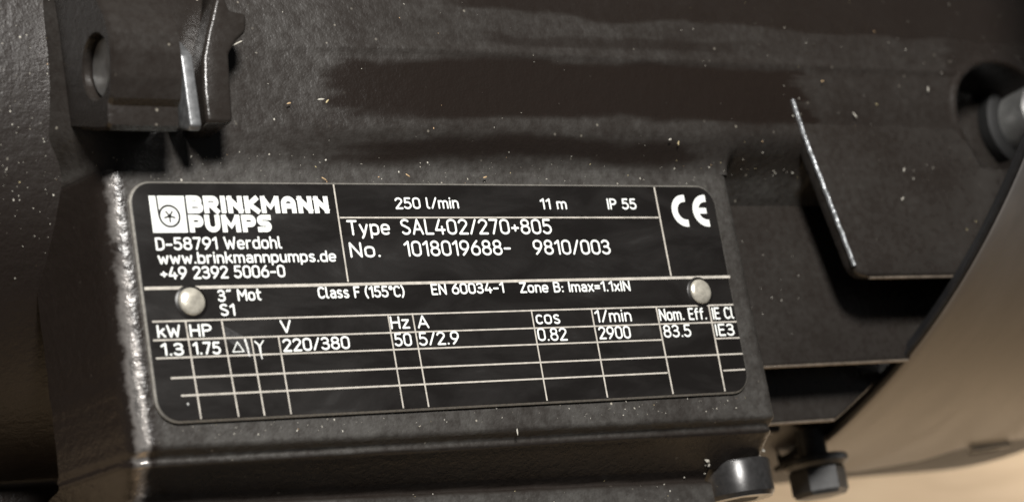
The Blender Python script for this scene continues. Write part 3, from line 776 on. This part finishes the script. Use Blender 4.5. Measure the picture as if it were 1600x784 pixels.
# ------------------------------------------------------------------ dust, swarf and fibres lying on the casting
def debris():
    V, F, A = [], [], []
    def flake(x, y, z, a, l, wd, t, shade):
        b = len(V); ca, sa = math.cos(a), math.sin(a)
        for k in range(6):
            ang = 2 * math.pi * k / 6; rx = l * math.cos(ang) * RNG.uniform(.7, 1.2); ry = wd * math.sin(ang) * RNG.uniform(.7, 1.2)
            V.append((x + rx * ca - ry * sa, y + rx * sa + ry * ca, z))
        V.append((x, y, z + t)); V.append((x, y, z - t))
        for k in range(6):
            F.append((b + k, b + (k + 1) % 6, b + 6)); F.append((b + (k + 1) % 6, b + k, b + 7))
        A.extend([shade] * 8)
    def put(x, y, z, big=1.0):
        r = RNG.random()
        shade = RNG.uniform(0, .45) if r < .86 else RNG.choice([.7, .75, .95])
        l = big * RNG.choice([.06, .07, .08, .10, .10, .12, .15, .22])
        flake(x, y, z + .04, RNG.uniform(0, math.pi), l, l * RNG.uniform(.35, .8), .05, shade)
    rs = np.random.RandomState(11)
    cx = rs.uniform(-20, 215, 2600); cy = rs.uniform(3, 40, 2600)
    keep = (reflection_mask(cx, cy) < .45) | (rs.rand(2600) < .06)
    cx, cy = cx[keep][:720], cy[keep][:720]
    hz = housing_z(cx, cy); fz = flank_z(cx, cy)
    for x, y, h, q in zip(cx, cy, hz, fz):
        put(x, y, max(h, q) if x < -3 else h)
    for i in range(230):
        x = RNG.uniform(0, 122); y = RNG.choice([RNG.uniform(.2, 2.3), RNG.uniform(-43.2, -40.4), RNG.uniform(-43.2, -40.4), RNG.uniform(-60, -52.5)])
        put(x, y, float(cover_z(np.array([x]), np.array([y]))[0]))
    for i in range(120):
        x = RNG.uniform(-20, -5); y = RNG.uniform(-12, 30)
        put(x, y, float(flank_z(np.array([x]), np.array([y]))[0]), 1.0)
    for i in range(30): put(RNG.uniform(150, 200), RNG.uniform(-17, 8), 1.7, .9)
    for i in range(30): put(RNG.uniform(128, 146), RNG.uniform(-30, 8), -10.0, .9)
    # the few big ones that catch the eye
    for x, y, a, l in [(37.5, 14.6, .1, .7), (38.6, 14.2, .8, .5), (31, 13.6, .3, .45), (36.8, .9, -.5, .6), (69, 1.2, .3, .5), (53.5, 1.7, -.6, .55), (23.6, 24.6, .45, 1.3), (112, 7.6, 1.2, .5), (110, 8.2, .3, .4), (157, 14, -.9, .7), (150, 20.8, .2, .5), (178, 20, 1.3, .7), (168, 3, 1.0, .6), (166, -3, .6, .5), (67.6, -44.4, 1.5, 1.0)]:
        z = float(housing_z(np.array([x]), np.array([y]))[0]) if y > 2.4 else float(cover_z(np.array([x]), np.array([y]))[0])
        if x > 145: z = max(z, 1.7)
        flake(x, y, z + .06, a, l, .16, .08, .15 if y < -40 else RNG.choice([.1, .15, .75, .9]))
    for x, y in chip_points():
        z = float(cover_z(np.array([x]), np.array([y]))[0])
        for k in range(3): flake(x + RNG.uniform(-.5, .5), y + RNG.uniform(-.4, .4), z + .05, RNG.random() * 3, .45, .28, .1, .3)
    o = mesh_obj('dust_specks', V, F, M_DUST, None, smooth=False)
    a = o.data.attributes.new('tone', 'FLOAT', 'POINT'); a.data.foreach_set('value', A)
    o.matrix_world = Matrix.Translation(W((0, 0, 0))) @ ROT.to_4x4()
    tag(o, 'pale dust specks and tiny metal shavings strewn over the black casting', 'dust', kind='stuff')
m, nt, b, nd, lk = newmat('dust_flakes')
at = N(nd, 'ShaderNodeAttribute', attribute_name='tone')
r = ramp(nd, [(.0, (.50, .48, .42)), (.4, (.30, .28, .24)), (.7, (.42, .36, .20)), (1.0, (.42, .26, .14))]); lk.new(at.outputs['Fac'], r.inputs[0])
lk.new(r.outputs[0], b.inputs['Base Color']); b.inputs['Roughness'].default_value = .6
M_DUST = m
debris()

# ------------------------------------------------------------------ table
m, nt, b, nd, lk = newmat('tan_tabletop')
tc = N(nd, 'ShaderNodeTexCoord'); mp = N(nd, 'ShaderNodeMapping'); mp.inputs['Scale'].default_value = (3, 22, 1)
lk.new(tc.outputs['Object'], mp.inputs[0])
n1 = N(nd, 'ShaderNodeTexNoise', i_Scale=6.0, i_Detail=6.0, i_Roughness=.6); lk.new(mp.outputs[0], n1.inputs['Vector'])
r = ramp(nd, [(.3, (.44, .31, .18)), (.5, (.54, .39, .24)), (.7, (.60, .45, .285))]); lk.new(n1.outputs[0], r.inputs[0]); lk.new(r.outputs[0], b.inputs['Base Color'])
b.inputs['Roughness'].default_value = .55
me = bpy.data.meshes.new('tabletop')
me.from_pydata([(-.5, -.8, 0), (1.6, -.8, 0), (1.6, 1.3, 0), (-.5, 1.3, 0)], [], [(0, 1, 2, 3)]); me.materials.append(m)
o = bpy.data.objects.new('tabletop', me); COL.objects.link(o)
tag(o, 'plain tan tabletop below the motor at the lower right', 'table', kind='structure')

S.render.engine = 'CYCLES'
